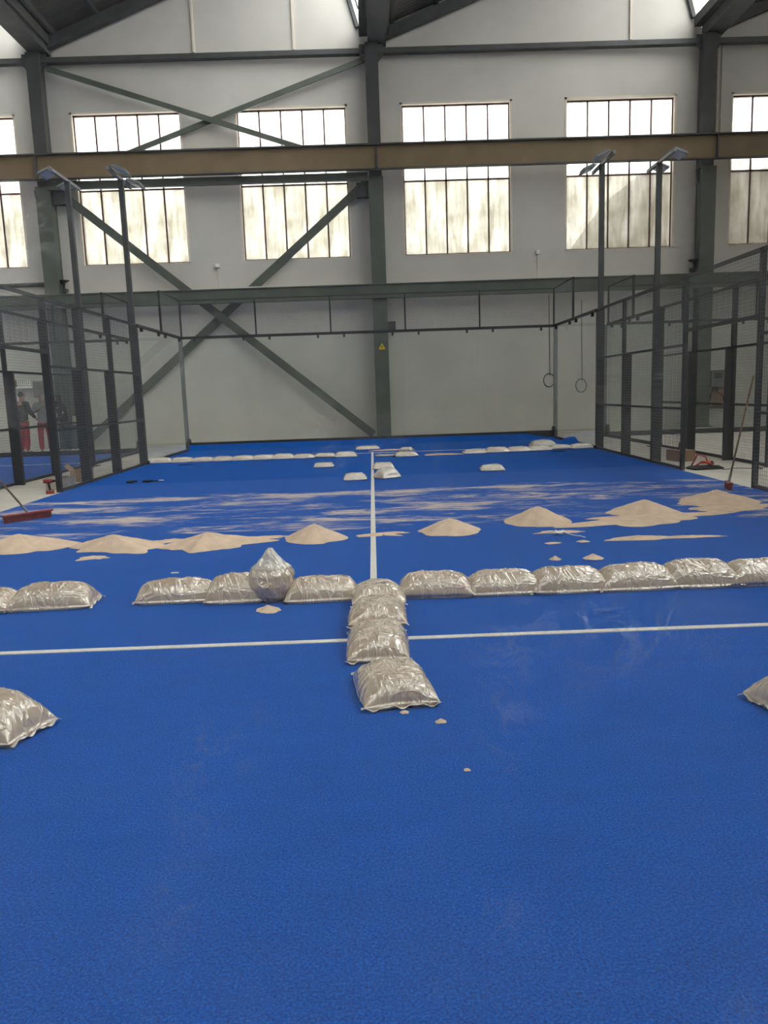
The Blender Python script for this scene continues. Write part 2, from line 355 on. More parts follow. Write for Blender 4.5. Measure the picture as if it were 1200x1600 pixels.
# columns, crane girder, wall beams, bracing
COLX = [-19.42, -9.47, .38, 10.33, 20.2]
names = ['outer left', 'left', 'middle', 'right', 'outer right']
for i, x in enumerate(COLX):
    t = empty('steel_column', (x, 23.12, -.012), 0, ['dark green steel column at the outer left of the end wall', 'dark green steel column on the left of the end wall',
        'dark green steel column in the middle of the end wall carrying a yellow warning sign', 'dark green steel column on the right of the end wall beside the brown meter board', 'dark green steel column at the outer right of the end wall'][i], 'column')
    m = MB(); m.box(-.22, .22, -.20, -.17, 0, 7.75); m.box(-.22, .22, .17, .20, 0, 7.75); m.box(-.02, .02, -.17, .17, 0, 7.75)
    m.box(-.20, .20, -.175, .175, 0, 7.7)
    m.build('lower_shaft', MAT['steel_green'], t)
    m = MB(); m.box(-.19, .19, -.05, .30, 7.75, Z_V-.25); m.build('upper_shaft', MAT['steel_dark'], t)
    m = MB(); m.box(-.3, .3, -.3, .3, 0, .03); m.poly([(-.22,-.03,7.7), (-.22,-.03,7.3), (-.30,-.03,7.45), (-.32,-.03,7.7)], (0,.06,0)); m.build('corbel', MAT['steel_dark'], t)
    m = MB(); m.poly([(-.19,.1,11.5), (-.19,.1,11.0), (-.36,.1,11.2), (-.36,.1,11.5)], (0,.02,0)); m.poly([(.19,.1,11.5), (.19,.1,11.0), (.36,.1,11.2), (.36,.1,11.5)], (0,.02,0)); m.build('gusset_plate', MAT['steel_dark'], t)
t = empty('crane_girder', (0, 22.55, 7.84), 0, 'long ochre crane girder spanning the end wall across the windows', 'crane girder')
m = MB(); m.box(XL, XR, -.012, .012, .02, .66); m.build('girder_web', MAT['crane'], t)
m = MB(); m.box(XL, XR, -.12, .15, .64, .68); m.box(XL, XR, -.02, .15, 0, .03); m.build('girder_flange', MAT['steel_dark'], t)
for x in COLX: MB().box(x-.02+.05, x+.02+.05, -.1, .012, .03, .64).build('splice_plate', MAT['steel_dark'], t)
t = empty('runway_beam', (0, 22.9, 7.62), 0, 'grey green steel beam below the ochre crane girder in the left bay', 'beam')
MB().box(-9.3, .15, -.06, .06, 0, .22).build('beam_web', MAT['steel_green'], t)
t = empty('wall_beam', (0, 22.86, 4.24), 0, 'grey green horizontal steel beam crossing the end wall above the glass', 'beam')
m = MB(); m.box(XL, XR, -.01, .01, 0, .38); m.box(XL, XR, .01, .06, -.01, .38); m.build('beam_web', MAT['steel_green'], t)
m = MB(); m.box(XL, XR, -.05, .12, .37, .40); m.box(XL, XR, -.04, .12, -.02, 0); m.build('beam_flange', MAT['steel_green'], t)
MB().box(XL, XR, YW-22.86-.22, YW-22.86, .42, .50).build('wall_ledge', MAT['plaster'], t)
for i, (a, b) in enumerate(zip(COLX[:-1], COLX[1:])):
    o = MB().box(a+.19, b-.19, 23.2, 23.42, 11.24, 11.38).build('eaves_beam', MAT['steel_dark'])
    tag(o, 'dark green horizontal eaves beam under the %s gable' % ['far left', 'left', 'right', 'far right'][i], 'beam')
def brace(p, q, y, w_, label):
    m = MB(); m.bar((p[0],y,p[1]), (q[0],y,q[1]), .05, w_); m.bar((p[0],y+.05,p[1]), (q[0],y+.05,q[1]), .12, .03)
    return tag(m.build('diagonal_brace', MAT['steel_green']), label, 'brace')
brace((-9.1,11.06), (.18,8.02), 23.18, .15, 'upper steel diagonal brace falling from the left column towards the middle column')
brace((.15,11.1), (-9.2,7.95), 23.30, .15, 'upper steel diagonal brace falling from the middle column towards the left column')
brace((-8.95,7.52), (.05,.10), 23.2, .24, 'lower steel diagonal brace falling from the left column to the foot of the middle column')
brace((.15,7.72), (-9.2,-.0), 23.36, .24, 'lower steel diagonal brace falling from the middle column to the foot of the left column')
m = MB(); m.box(-.2, .16, 23.1, 23.3, 7.2, 7.62); tag(m.build('gusset_plate', MAT['steel_dark']), 'dark gusset block under the crane girder left of the middle column', 'gusset')
m = MB(); m.box(-9.25, -8.75, 23.05, 23.25, 7.25, 7.72); tag(m.build('gusset_plate', MAT['steel_dark']), 'dark gusset block under the crane girder right of the left column', 'gusset')
# warning sign and small electrical things
t = empty('warning_sign', (.40, 22.905, 2.68), 0, 'yellow triangular electric shock warning sign on the middle column', 'sign')
m = MB(); m.poly([(-.14,0,0), (.14,0,0), (0,0,.25)], (0,.006,0)); m.build('sign_border', MAT['black'], t)
m = MB(); m.poly([(-.115,-.003,.014), (.115,-.003,.014), (0,-.003,.222)], (0,.003,0)); m.build('sign_face', MAT['yellow'], t)
m = MB(); m.poly([(.02,-.006,.155), (-.035,-.006,.085), (-.006,-.006,.09), (-.02,-.006,.03), (.035,-.006,.105), (.006,-.006,.10)], (0,.003,0)); m.build('lightning_bolt', MAT['black'], t)
tag(MB().box(.58, .84, 23.05, 23.25, 3.24, 3.54).build('junction_box', MAT['steel_dark'], bevel=.01), 'dark junction box on the right side of the middle column', 'box')
def conduit(x, z0, z1, label, knob=True):
    t = empty('wall_conduit', (x, YW-.02, z0), 0, label, 'conduit')
    MB().tube([(0,0,0), (0,0,z1-z0)], .012, 6).build('conduit_tube', MAT['plaster_light'], t)
    if knob: MB().box(-.06, .06, -.08, .02, z1-z0, z1-z0+.12).build('sensor_box', MAT['white'], t, bevel=.01)
conduit(-4.56, 4.72, 5.35, 'thin wall conduit with a small sensor box below the second window from the left column')
conduit(5.31, 4.72, 5.45, 'thin wall conduit with a small sensor box between the two right windows')
for k, x in enumerate((10.62, 10.74, 10.86)):
    tag(MB().tube([(x,YW-.03,8.5), (x,YW-.03,11.3-k*.05), (x+.1,YW-.03,11.45-k*.05), (14.0,YW-.03,11.5-k*.06)], .02, 6).build('cable_pipe', MAT['plaster_light']),
        'pale cable pipe bending over right of the right column', 'pipe', 'cable pipes beside the right column')
tag(MB().tube([(XL,YW-.1,4.98), (-9.7,YW-.1,5.02)], .06, 8).build('wall_pipe', MAT['steel_dark']), 'dark horizontal pipe on the wall left of the left column', 'pipe')
for x, s_, who in ((-9.2, 1, 'right side of the left column'), (10.05, -1, 'left side of the right column')):
    t = empty('wall_siren', (x, 23.2, 4.85), 0, 'small dark horn siren on the %s' % who, 'siren')
    MB().lathe([(.02,.0), (.03,.1), (.05,.16), (.16,.22), (.17,.24)], 0, 0, 14).build('horn', MAT['steel_dark'], t, smooth=True)
    MB().box(-.05, .05, -.02, .2, -.12, .0).build('bracket', MAT['steel_dark'], t)
# meter board on the wall
t = empty('meter_board', (10.98, YW, .55), 0, 'brown meter board with grey box and hanging cables by the right column', 'meter board')
MB().box(-.30, .30, -.04, 0, 0, 1.18).build('backing_board', MAT['board'], t)
MB().box(-.33, .33, -.22, 0, 1.18, 1.36).build('hood', MAT['plaster'], t)
b = MB().box(-.22, .18, -.18, -.04, .66, 1.16).build('meter_box', MAT['aluminium'], t, bevel=.01)
MB().box(-.15, .12, -.19, -.18, .92, 1.10).build('meter_window', MAT['steel_dark'], b)
MB().tube([(.0,-.1,.66), (.02,-.1,.5), (.2,-.1,.38), (.24,-.1,.12)], .015, 6).build('cable', MAT['black'], t, smooth=True)
MB().tube([(-.1,-.1,.66), (-.2,-.1,.4), (-.22,-.1,.2)], .015, 6).build('cable', MAT['black'], t, smooth=True)
MB().box(.18, .28, -.16, -.04, .06, .16).build('socket', MAT['white'], t)
MB().box(-.26, -.16, -.16, -.04, .1, .18).build('socket', MAT['white'], t)
MB().box(-.34, .25, -.18, -.0, -.02, .04).build('shelf', MAT['steel_dark'], t)
for x, z0, who in ((5.66, 1.45, 'behind the right end of the back glass'), (6.68, 1.25, 'seen through the right side glass')):
    t = empty('hanging_cable', (x, YW-.014, z0), 0, 'coiled grey cable on the wall %s' % who, 'cable')
    MB().tube([(.03,0,.28), (.02,0,1.2), (0,0,2.78)], .009, 6).build('cable_drop', MAT['steel_dark'], t)
    MB().tube([(.17*math.cos(a), .01*math.sin(a*3), .15+.21*math.sin(a)) for a in [2*PI*k/20 for k in range(20)]], .013, 6, True).build('cable_coil', MAT['steel_dark'], t, smooth=True)
for x, who in ((-7.3, 'below the left gable'), ):
    pass
# building outside the windows
t = empty('outside_building', (0, 28, 0), 0, 'grey rendered building with corrugated roof edge outside the right windows', 'building')
MB().poly([(7.0,0,-.2), (24,0,-.2), (24,0,8.95), (10.1,0,8.95), (7.0,0,4.9)], (0,5,0)).build('wall', MAT['outside_wall'], t)
m = MB(); m.poly([(11.9,-.5,8.85), (24,-.5,8.85), (24,-.5,9.02), (11.9,-.5,9.02)], (0,6,0))
for k in range(44): m.tube([(12.0+k*.27,-.62,8.98), (12.0+k*.27,0,9.05)], .1, 8)
m.build('roof_edge', MAT['outside_roof'], t)

# ---------------------------------------------------------------- padel courts
def wires(m, p, uv, L, z0, z1, sp=.05, rr=.0014):
    p = Vector(p); uv = Vector(uv).normalized(); nv = Vector((-uv.y, uv.x, 0))
    n = int(round(L/sp))
    for i in range(1, n):
        c = p+uv*(i*L/n); a = uv*rr; b = nv*rr
        m.add([c-a-b+Vector((0,0,z0)), c+a-b+Vector((0,0,z0)), c+a+b+Vector((0,0,z0)), c-a+b+Vector((0,0,z0)), c-a-b+Vector((0,0,z1)), c+a-b+Vector((0,0,z1)), c+a+b+Vector((0,0,z1)), c-a+b+Vector((0,0,z1))],
              [(0,1,5,4), (1,2,6,5), (2,3,7,6), (3,0,4,7)])
    n = int(round((z1-z0)/sp))
    for i in range(1, n):
        z = z0+i*(z1-z0)/n; off = nv*(2*rr); q = p+off; e = q+uv*L; h = Vector((0,0,rr)); b = nv*rr; Z = Vector((0,0,z))
        m.add([q-b-h+Z, q+b-h+Z, q+b+h+Z, q-b+h+Z, e-b-h+Z, e+b-h+Z, e+b+h+Z, e-b+h+Z], [(0,1,5,4), (1,2,6,5), (2,3,7,6), (3,0,4,7)])
def glass_pane(parent, p, q, z0, z1, mat='glass'):
    p = Vector(p); q = Vector(q); d = (q-p).normalized()*.008
    MB().bar(p+d+Vector((0,0,(z0+z1)/2)), q-d+Vector((0,0,(z0+z1)/2)), .012, z1-z0).build('glass_pane', MAT[mat], parent)
def clamps(parent, pts, dx, dy):
    m = MB()
    for x, y, z in pts: m.box(x-dx, x+dx, y-dy, y+dy, z-.06, z+.04)
    m.build('clamp', MAT['clamp'], parent)
def back_wall(x0, who, y=20.0, far=True, mat='glass'):
    t = empty('back_glass_wall', (x0, y, 0), 0, 'tall glass back wall with a mesh top %s' % who, 'glass wall')
    for k in range(5): glass_pane(t, (-5+2*k,0,0), (-3+2*k,0,0), .06, 3.0, mat)
    s_ = 1 if far else -1
    MB().box(-5.03, 5.03, -.02, .05, 2.98, 3.05).build('glass_top_rail', MAT['anthracite'], t)
    MB().box(-5.03, 5.03, -.02, .05, -.01, (.12 if 'neighbour' in who else .215) if far else .07).build('base_rail', MAT['anthracite'], t)
    for k in range(5):
        for xx in (.35, 1.65): clamps(t, [(-5+2*k+xx, -.01*s_, 2.96)], .025, .03)
    for k in range(5):
        m = MB(); wires(m, (-5+2*k,.01*s_,0), (1,0,0), 2, 3.05, 4.0); m.build('mesh_panel', MAT['wire'], t)
    m = MB(); m.box(-5, 5, -.01, .02, 3.97, 4.0); m.build('mesh_top_rail', MAT['anthracite'], t)
    for k in range(6): MB().box(-5+2*k-.02, -5+2*k+.02, -.02, .03, 3.03, 4.0).build('mesh_post', MAT['anthracite'], t)
    for sx in (-1, 1):
        MB().box(sx*5.06-.045, sx*5.06+.045, .0*s_+.02, .11*s_+.02*s_, -.01, 3.0).build('corner_post', MAT['aluminium'], t)
        m = MB(); m.poly([(sx*5.0-.10,.0,-.01), (sx*5.0+.10,.0,-.01), (sx*5.0+.05,.0,.32), (sx*5.0-.05,.0,.32)], (0,.02,0)); m.poly([(sx*5.0,-.35,-.01), (sx*5.0,.0,-.01), (sx*5.0,.0,.32), (sx*5.0,-.08,.30)], (.012,0,0))
        m.build('corner_bracket', MAT['steel_green'], t)
    return t
def side_wall(x, sx, y0, dy, who, mat='glass'):
    # y0: corner, dy: +1/-1 direction towards the net; x: side, sx: outward sign
    t = empty('side_glass_wall', (x, y0, 0), 0, 'stepped glass side wall, %s' % who, 'glass wall')
    for k in range(2): glass_pane(t, (0,dy*2*k,0), (0,dy*2*(k+1),0), .06, 3.0, mat)
    ya, yb = sorted((0, dy*4)); yc, yd = sorted((0, dy*2))
    MB().box(-.03, .03, ya, yb, 2.98, 3.04).build('glass_top_rail', MAT['anthracite'], t)
    MB().box(-.03, .03, ya, yb, -.01, .065).build('base_rail', MAT['anthracite'], t)
    for yy in (.3, 1.7, 2.3, 3.7): clamps(t, [(-sx*.01, dy*yy, 2.96)], .03, .025)
    m = MB(); wires(m, (0,yc,0), (0,1,0), 2, 3.04, 4.0); m.build('mesh_panel', MAT['wire'], t)
    m = MB(); m.box(-.015, .015, yc, yd, 3.97, 4.0); m.build('mesh_top_rail', MAT['anthracite'], t)
    MB().box(-.025, .025, dy*2-.025, dy*2+.025, 3.0, 4.0).build('mesh_post', MAT['anthracite'], t)
    return t
def fence(x, sx, ys, who, opening=None):
    t = empty('mesh_fence', (x, 0, 0), 0, 'mesh fence %s' % who, 'fence')
    lo, hi = min(ys), max(ys)
    for a, b in zip(ys[:-1], ys[1:]):
        a, b = sorted((a, b))
        m = MB(); wires(m, (sx*.0, a, 0), (0,1,0), b-a, .04, 3.0); m.build('mesh_panel', MAT['wire'], t)
    for k, y in enumerate(ys):
        end = y in (16.0, 4.0)
        hw = .05 if end else .035
        m = MB(); m.box(min(0, sx*.16) if end else min(-.0, sx*.08), max(0, sx*.16) if end else max(0, sx*.06), y-hw, y+hw, -.012, 3.04)
        if k not in (0, len(ys)-1): m.box(min(sx*.06, sx*.17), max(sx*.06, sx*.17), y-hw, y+hw, -.012, 1.98)
        m.build('fence_post', MAT['anthracite'], t)
    for z, w_ in ((3.02, .05), (1.98, .04), (.98, .04), (.02, .05)):
        MB().box(min(0, sx*.04), max(0, sx*.04), lo, hi, z-w_/2, z+w_/2).build('rail', MAT['anthracite'], t)
    return t
def transom(x, sx, y0, y1, who):
    t = empty('door_transom', (x, 0, 0), 0, 'mesh panel over the entrance %s' % who, 'mesh panel')
    m = MB(); wires(m, (0, y0, 0), (0,1,0), y1-y0, 2.2, 3.0); m.build('mesh_panel', MAT['wire'], t)
    for z in (3.02, 2.2): MB().box(min(0, sx*.04), max(0, sx*.04), y0, y1, z-.025, z+.025).build('rail', MAT['anthracite'], t)
def light_mast(x, sx, y, who):
    t = empty('floodlight_mast', (x+sx*.12, y, -.012), 0, 'tall grey floodlight mast %s' % who, 'floodlight mast')
    MB().box(-.05, .05, .06, .16, 0, 6.05).build('pole', MAT['aluminium'] if False else MAT['steel_dark'], t)
    MB().box(-.12, .12, -.02, .24, 0, .015).build('base_plate', MAT['steel_dark'], t)
    MB().box(-.03, .03, -.75, .80, 6.03, 6.09).build('cross_arm', MAT['aluminium'], t)
    for yy in (-.42, .58):
        rot = Matrix.Rotation(sx*math.radians(-22), 4, 'Y')
        mt = Matrix.Translation((-sx*.18, yy, 6.08)) @ rot
        h = MB().obox(mt, .30, .44, .04).build('floodlight', MAT['aluminium'], t, bevel=.008)
        m = MB()
        for q in range(9): m.obox(mt @ Matrix.Translation((-.12+q*.03, 0, .035)), .006, .36, .035)
        m.build('cooling_fins', MAT['aluminium'], h)
        MB().obox(mt @ Matrix.Translation((0,0,-.023)), .26, .38, .008).build('lens', MAT['lens'], h)
YS1 = [16.0, 14.2, 12.55, 11.2]; YS2 = [8.8, 7.45, 5.8, 4.0]
def court(xc, who, near=True, sides=(-1, 1)):
    back_wall(xc, 'at the far end of %s' % who)
    for sx in sides:
        sd = 'left' if sx < 0 else 'right'
        side_wall(xc+sx*5, sx, 20.0, -1, 'far %s corner of %s' % (sd, who))
        fence(xc+sx*5, sx, YS1, 'beyond the entrance, %s side of %s' % (sd, who))
        if near: fence(xc+sx*5, sx, YS2, 'before the entrance, %s side of %s' % (sd, who))
        transom(xc+sx*5, sx, 8.8, 11.2, 'on the %s of %s' % (sd, who))
        light_mast(xc+sx*5, sx, 16.0, 'at the far %s corner of %s' % (sd, who))
court(0, 'the sandbagged court')
court(-11.37, 'the left neighbouring court')
court(11.47, 'the right neighbouring court')
# near end of this court: the photograph is taken through its back glass
back_wall(0, 'at the near end of the sandbagged court', 0.0, False, 'nearglass')
for sx in (-1, 1): side_wall(sx*5, sx, 0.0, 1, 'near %s corner of the sandbagged court' % ('left' if sx < 0 else 'right'))

# turf
def turf_height(x, y):
    z = 0.0
    t_ = max(0, (y-19.66)/.30); z += .15*min(1, t_)**2*(1 if x < 4.2 else max(.25, 1-(x-4.2)/.8))
    d = ((x-4.93)/.42)**2+((y-17.75)/.6)**2
    if d < 1: z += .17*(1-d)**1.5
    return z
def turf_mesh(x0, x1, y0, y1, hf):
    xs_ = [x0+(x1-x0)*i/80 for i in range(81)]; ys_ = [y0+(y1-y0)*i/40*.8 for i in range(40)]; ys_ += [y0+(y1-y0)*(.78+.22*i/60) for i in range(61)]
    m = MB(); vs = [(x, y, hf(x, y)) for y in ys_ for x in xs_]; n = 81
    m.add(vs, [(j*n+i, j*n+i+1, (j+1)*n+i+1, (j+1)*n+i) for j in range(len(ys_)-1) for i in range(80)])
    b = .02; e = len(m.v)
    for pts in ([(x, y0) for x in xs_], [(x0, y) for y in ys_], [(x1, y) for y in ys_]):
        k = len(m.v); m.add([(x, y, hf(x, y)) for x, y in pts] + [(x, y, -.011) for x, y in pts], [(i, i+1, i+1+len(pts), i+len(pts)) for i in range(len(pts)-1)])
    return m
t = turf_mesh(-4.97, 4.97, .03, 19.96, turf_height).build('artificial_turf', MAT['turf'], smooth=True)
tag(t, 'bright blue artificial turf of the sandbagged court streaked with sand', 'turf')
MB().box(-4.95, 4.95, 3.025, 3.075, .0, .005).build('service_line', MAT['white_line'], t)
MB().box(-4.95, 4.95, 16.925, 16.975, .0, .005).build('service_line', MAT['white_line'], t)
MB().box(-.025, .025, 3.075, 17.15, .0, .005).build('centre_line', MAT['white_line'], t)
def flatmat():
    m, nt, N, L, B = newmat('plain_blue_turf')
    v = mapping(N, L, (1,1,1)); n = tex(N, L, v, 200, 3, .7)
    L.new(ramp(N, L, n, [(.32, (.0,.024,.16,1)), (.50, (.0,.078,.40,1)), (.70, (.0,.17,.68,1))]), B.inputs['Base Color'])
    B.inputs['Roughness'].default_value = .75; return m
fm = flatmat()
t = turf_mesh(-16.34, -6.40, .03, 19.96, lambda x, y: 0).build('artificial_turf', fm, smooth=True)
tag(t, 'blue artificial turf of the neighbouring court on the left', 'turf')
MB().box(-16.32, -6.42, 16.925, 16.975, .0, .005).build('service_line', MAT['white_line'], t)
MB().box(-11.445, -11.395, 3.0, 17.15, .0, .005).build('centre_line', MAT['white_line'], t)

# ---------------------------------------------------------------- sandbags
def pillow(L, W, H, seed, nu=44, nv=30, crease=1.0, taper=(1, 1)):
    """a filled film bag: flat underside, domed top with drawn-in corners and folds; long axis = x, base at z=0"""
    rnd = random.Random(seed); ox = rnd.uniform(0, 50)
    def pt(a, b, top):
        # a,b in [-1,1]; sides pull in between the corners
        tp = taper[0]+(taper[1]-taper[0])*(a+1)/2
        x = a*L/2*(1-.05*(1-b*b)*0-.03*math.cos(b*PI*2)*0); 
        x = L/2*a*(1-.045*(1-abs(b)**2)*abs(a)**3); y = W/2*b*(1-.07*(1-abs(a)**2)*abs(b)**3)*(.93+.07*math.cos(a*2))*tp
        sa = max(0, 1-abs(a)**3.6); sb = max(0, 1-abs(b)**2.3)
        h = (sa**.48)*(sb**.60)
        n1 = noise.noise(Vector((x*5+ox, y*5, 0)))
        if top:
            wx, wy = a+.35*n1, b+.45*noise.noise(Vector((a*2+ox, b*2, 7)))
            rg = lambda q, k: (1-min(1, abs(noise.noise(q))*k))**2
            e1 = rg(Vector((wx*1.1+ox, wy*3.6, 1.3)), 3.6)*(.25+abs(a)**1.3)
            e2 = rg(Vector((wx*3.8+ox, wy*1.2, 4.1)), 3.6)*(.2+abs(b)**1.5)
            e3 = rg(Vector(((wx+wy*.8)*2.4+ox, (wx-wy)*1.4, 9)), 4)*.6
            lump = noise.noise(Vector((a*2.2+ox, b*1.8, 2)))*.012
            z = .022 + (H-.040)*h*(1-.06*n1) + ((e1+e2+e3)*.0085*crease + lump)*h
            return (x + .012*n1, y + .012*n1, max(.004, z))
        z = .022*(1-min(1, 4*h))
        return (x + .012*n1, y + .012*n1, z if h < .25 else 0.0)
    m = MB(); vs = []
    cs = lambda i, n: math.sin(PI/2*(2*i/n-1))*.55 + (2*i/n-1)*.45
    for top in (True, False):
        for j in range(nv+1):
            for i in range(nu+1): vs.append(pt(cs(i, nu), cs(j, nv), top))
    n = nu+1; o = n*(nv+1); fs = []
    for j in range(nv):
        for i in range(nu):
            q = (j*n+i, j*n+i+1, (j+1)*n+i+1, (j+1)*n+i); fs.append(q); fs.append(tuple(k+o for k in q[::-1]))
    rim = [i for i in range(nu)] + [j*n+nu for j in range(nv)] + [nv*n+i for i in range(nu, 0, -1)] + [j*n for j in range(nv, 0, -1)]
    for k in range(len(rim)):
        a, b = rim[k], rim[(k+1) % len(rim)]; fs.append((a, a+o, b+o, b))
    m.add(vs, fs); return m
def seam(L, W, seed, side=1, w_=.022):
    """welded film strip standing out of the bag's short end"""
    rnd = random.Random(seed); m = MB(); n = 22; vs = []
    for i in range(n+1):
        b = -1+2*i/n; y = W/2*b*.95; x = side*(L/2*(.955+.045*abs(b)**2)-.006); zz = .014+.012*math.sin(b*9+seed)*.6
        for dx, dz in ((0, 0), (w_, .006*math.sin(b*17+seed))):
            for tk in (-.0015, .0015): vs.append((x+side*dx, y, max(.003, zz+dz+tk)))
    fs = []
    for i in range(n):
        k = 4*i; fs += [(k, k+2, k+6, k+4), (k+1, k+5, k+7, k+3), (k+2, k+3, k+7, k+6), (k, k+4, k+5, k+1)]
    m.add(vs, fs); return m
def bag(x, y, rz, label, seed, L=.54, W=.34, H=.17, z=0.0, tilt=(0, 0), group=None, far=False, taper=(1, 1), cr=1.0):
    t = empty('sandbag', (x, y, z+.002), 0, label, 'sandbag', group); t.rotation_euler = (tilt[0], tilt[1], rz)
    if far: 
        pillow(L, W, H, seed, 26, 18, cr, taper).build('filled_bag', MAT['farbag'], t, smooth=True)
        seam(L, W*.98, seed, 1, .018).build('welded_end', MAT['film'], t, smooth=True)
    else:
        pillow(L, W, H, seed, 130, 84, cr, taper).build('filled_bag', MAT['bag'], t, smooth=True)
        for sd in (-1, 1): seam(L, W*(taper[0] if sd < 0 else taper[1]), seed, sd).build('welded_end', MAT['film'], t, smooth=True)
    return t
GN = 'sandbags in the near row'
bag(-2.76, 4.07, -.02, 'clear sandbag cut off by the left edge, left end of the near row', 1, .56, .34, .16, group=GN)
bag(-2.24, 4.08, .06, 'clear sandbag with a crumpled bunched right end beside the gap in the near row', 2, .57, .34, .18, group=GN)
bag(-1.385, 4.11, .06, 'clear sandbag with a flat pointed left end, right of the gap in the near row', 3, .56, .32, .17, group=GN, taper=(.75, 1.0))
bag(-.96, 4.07, .04, 'short humped sandbag left of the upright pear shaped bag', 4, .40, .34, .20, group=GN, taper=(.9, 1))
bag(-.355, 4.02, .04, 'clear sandbag between the upright bag and the column of bags on the centre line', 5, .52, .32, .17, group=GN)
bag(.43, 4.02, -.06, 'clear sandbag right of the centre line column, first of the right near row', 6, .53, .32, .17, group=GN)
bag(.90, 4.02, .04, 'clear sandbag second to the right of the centre line column in the near row', 7, .55, .32, .165, group=GN)
bag(1.35, 4.01, .02, 'clear sandbag third to the right of the centre line column in the near row', 8, .55, .32, .175, group=GN)
bag(1.82, 4.01, .05, 'clear sandbag fourth to the right of the centre line column in the near row', 9, .55, .32, .18, group=GN)
bag(2.27, 4.02, -.03, 'humped sandbag overlapping its neighbour, fifth right of the centre line column', 10, .52, .32, .19, group=GN)
bag(2.70, 4.02, .03, 'clear sandbag cut off by the right edge at the end of the near row', 11, .54, .32, .18, group=GN)
GC = 'sandbags stacked lengthways over the centre line'
bag(.03, 3.72, PI/2+.02, 'sandbag at the top of the centre line column, touching the near row', 21, .46, .38, .15, z=.045, tilt=(0, .10), group=GC)
bag(.025, 3.31, PI/2-.01, 'middle sandbag of the three overlapping bags on the centre line', 22, .48, .38, .15, z=.04, tilt=(0, .09), group=GC)
bag(.02, 2.89, PI/2+.01, 'lowest of the three overlapping sandbags, lying over the service line junction', 23, .48, .37, .15, group=GC)
bag(.09, 2.26, PI/2+.13, 'nearest sandbag in the middle, lying alone at an angle below the column', 24, .43, .38, .14, group=GC)
GE = 'sandbags at the near edges of the court'
bag(-1.72, 2.02, -.37, 'large sandbag corner poking in at the left edge, nearest on the left', 31, .56, .38, .19, group=GE, taper=(1, .8))
bag(1.92, 1.93, .2, 'sandbag end barely showing at the right edge of the picture', 32, .50, .36, .16, group=GE)
# upright bag leaking sand
t = empty('sandbag', (-.70, 4.0, .0), 0, 'upright pear shaped sandbag with an empty pointed top leaking sand', 'sandbag')
def pear(prof, n=40, seed=5, amp=.02):
    m = MB(); vs = []
    for k, (rx, ry, z) in enumerate(prof):
        for i in range(n):
            a = 2*PI*i/n; nn = noise.noise(Vector((math.cos(a)*2.4, math.sin(a)*2.4+seed, z*9)))
            fold = abs(math.sin(a*4+z*14+nn*4))*.10
            q = 1+nn*.14-fold*(.35+1.2*abs(z-.16)/.25)
            vs.append((rx*q*math.cos(a), ry*q*math.sin(a), z+nn*.006))
    mm = len(prof); m.add(vs, [(i*n+k, i*n+(k+1) % n, (i+1)*n+(k+1) % n, (i+1)*n+k) for i in range(mm-1) for k in range(n)] + [tuple(range(n))[::-1], tuple(range((mm-1)*n, mm*n))])
    return m
def interp(keys, n):
    out = []
    for i in range(n):
        z = keys[0][2]+(keys[-1][2]-keys[0][2])*i/(n-1)
        for a, b in zip(keys[:-1], keys[1:]):
            if a[2] <= z <= b[2]+1e-9:
                t_ = (z-a[2])/(b[2]-a[2]+1e-9); t_ = t_*t_*(3-2*t_); out.append((a[0]+(b[0]-a[0])*t_, a[1]+(b[1]-a[1])*t_, z)); break
    return out
pear(interp([(.085,.07,.0), (.13,.11,.05), (.163,.13,.12), (.160,.12,.18), (.135,.09,.235)], 30)).build('filled_bag', MAT['bag'], t, smooth=True)
lin = [(.137+(.014-.137)*k/17, .091+(.006-.091)*(k/17)**.7, .232+(.372-.232)*k/17) for k in range(18)]
pear(lin).build('empty_film_top', MAT['film'], t, smooth=True)
m = MB(); m.tube([(-.03,-.115,.235), (-.005,-.12,.12), (-.01,-.09,.02)], .004, 6); m.build('film_fold', MAT['film'], t, smooth=True)

# far row of bags
GF = 'small pale sandbags in the far row'
rnd = random.Random(8)
far_left = [-4.77,-4.28,-3.81,-3.36,-2.90,-2.44,-2.0,-1.54,-1.06,-.60]
ordn = ['first', 'second', 'third', 'fourth', 'fifth', 'sixth', 'seventh', 'eighth', 'ninth', 'tenth']
for k, x in enumerate(far_left):
    bag(x, 16.22-.012*k, rnd.uniform(-.03,.05), 'small pale sandbag in the far left row, %s from the left fence' % ordn[k], 40+k, .52, .36, rnd.uniform(.11,.14), group=GF, far=True, cr=.7)
far_right = [2.26,2.76,3.25,3.73,4.20,4.72]
for k, x in enumerate(far_right):
    bag(x, 15.82+.06*k+(.1 if k == 5 else 0), rnd.uniform(-.03,.06)+.05, 'small pale sandbag in the far right row, %s from its open left end' % ordn[k], 60+k, .53, .36, rnd.uniform(.11,.14), group=GF, far=True, cr=.7)
bag(4.05, 17.1, .1, 'pale sandbag lying behind the far right row', 70, .60, .4, .18, group=GF, far=True, cr=.7)
bag(.73, 15.68, .1, 'flattened pale sandbag right of the centre line in the far row', 71, .52, .38, .13, group=GF, far=True)
bag(.76, 15.74, -.4, 'crumpled pale bag on top of the flattened bag at the far row', 72, .30, .26, .10, z=.11, group=GF, far=True, cr=1.5)
bag(-.12, 18.2, .05, 'half empty pale sandbag left of the centre line, farthest back', 73, .62, .38, .11, group=GF, far=True)
bag(.27, 15.95, .1, 'flat emptied bag just right of the centre line in the far row', 74, .42, .34, .05, group=GF, far=True)
GS = 'scattered pale sandbags beyond the swept sand'
bag(-.95, 13.82, .03, 'lone pale sandbag left of the centre line nearer the far row', 80, .40, .32, .11, group=GS, far=True)
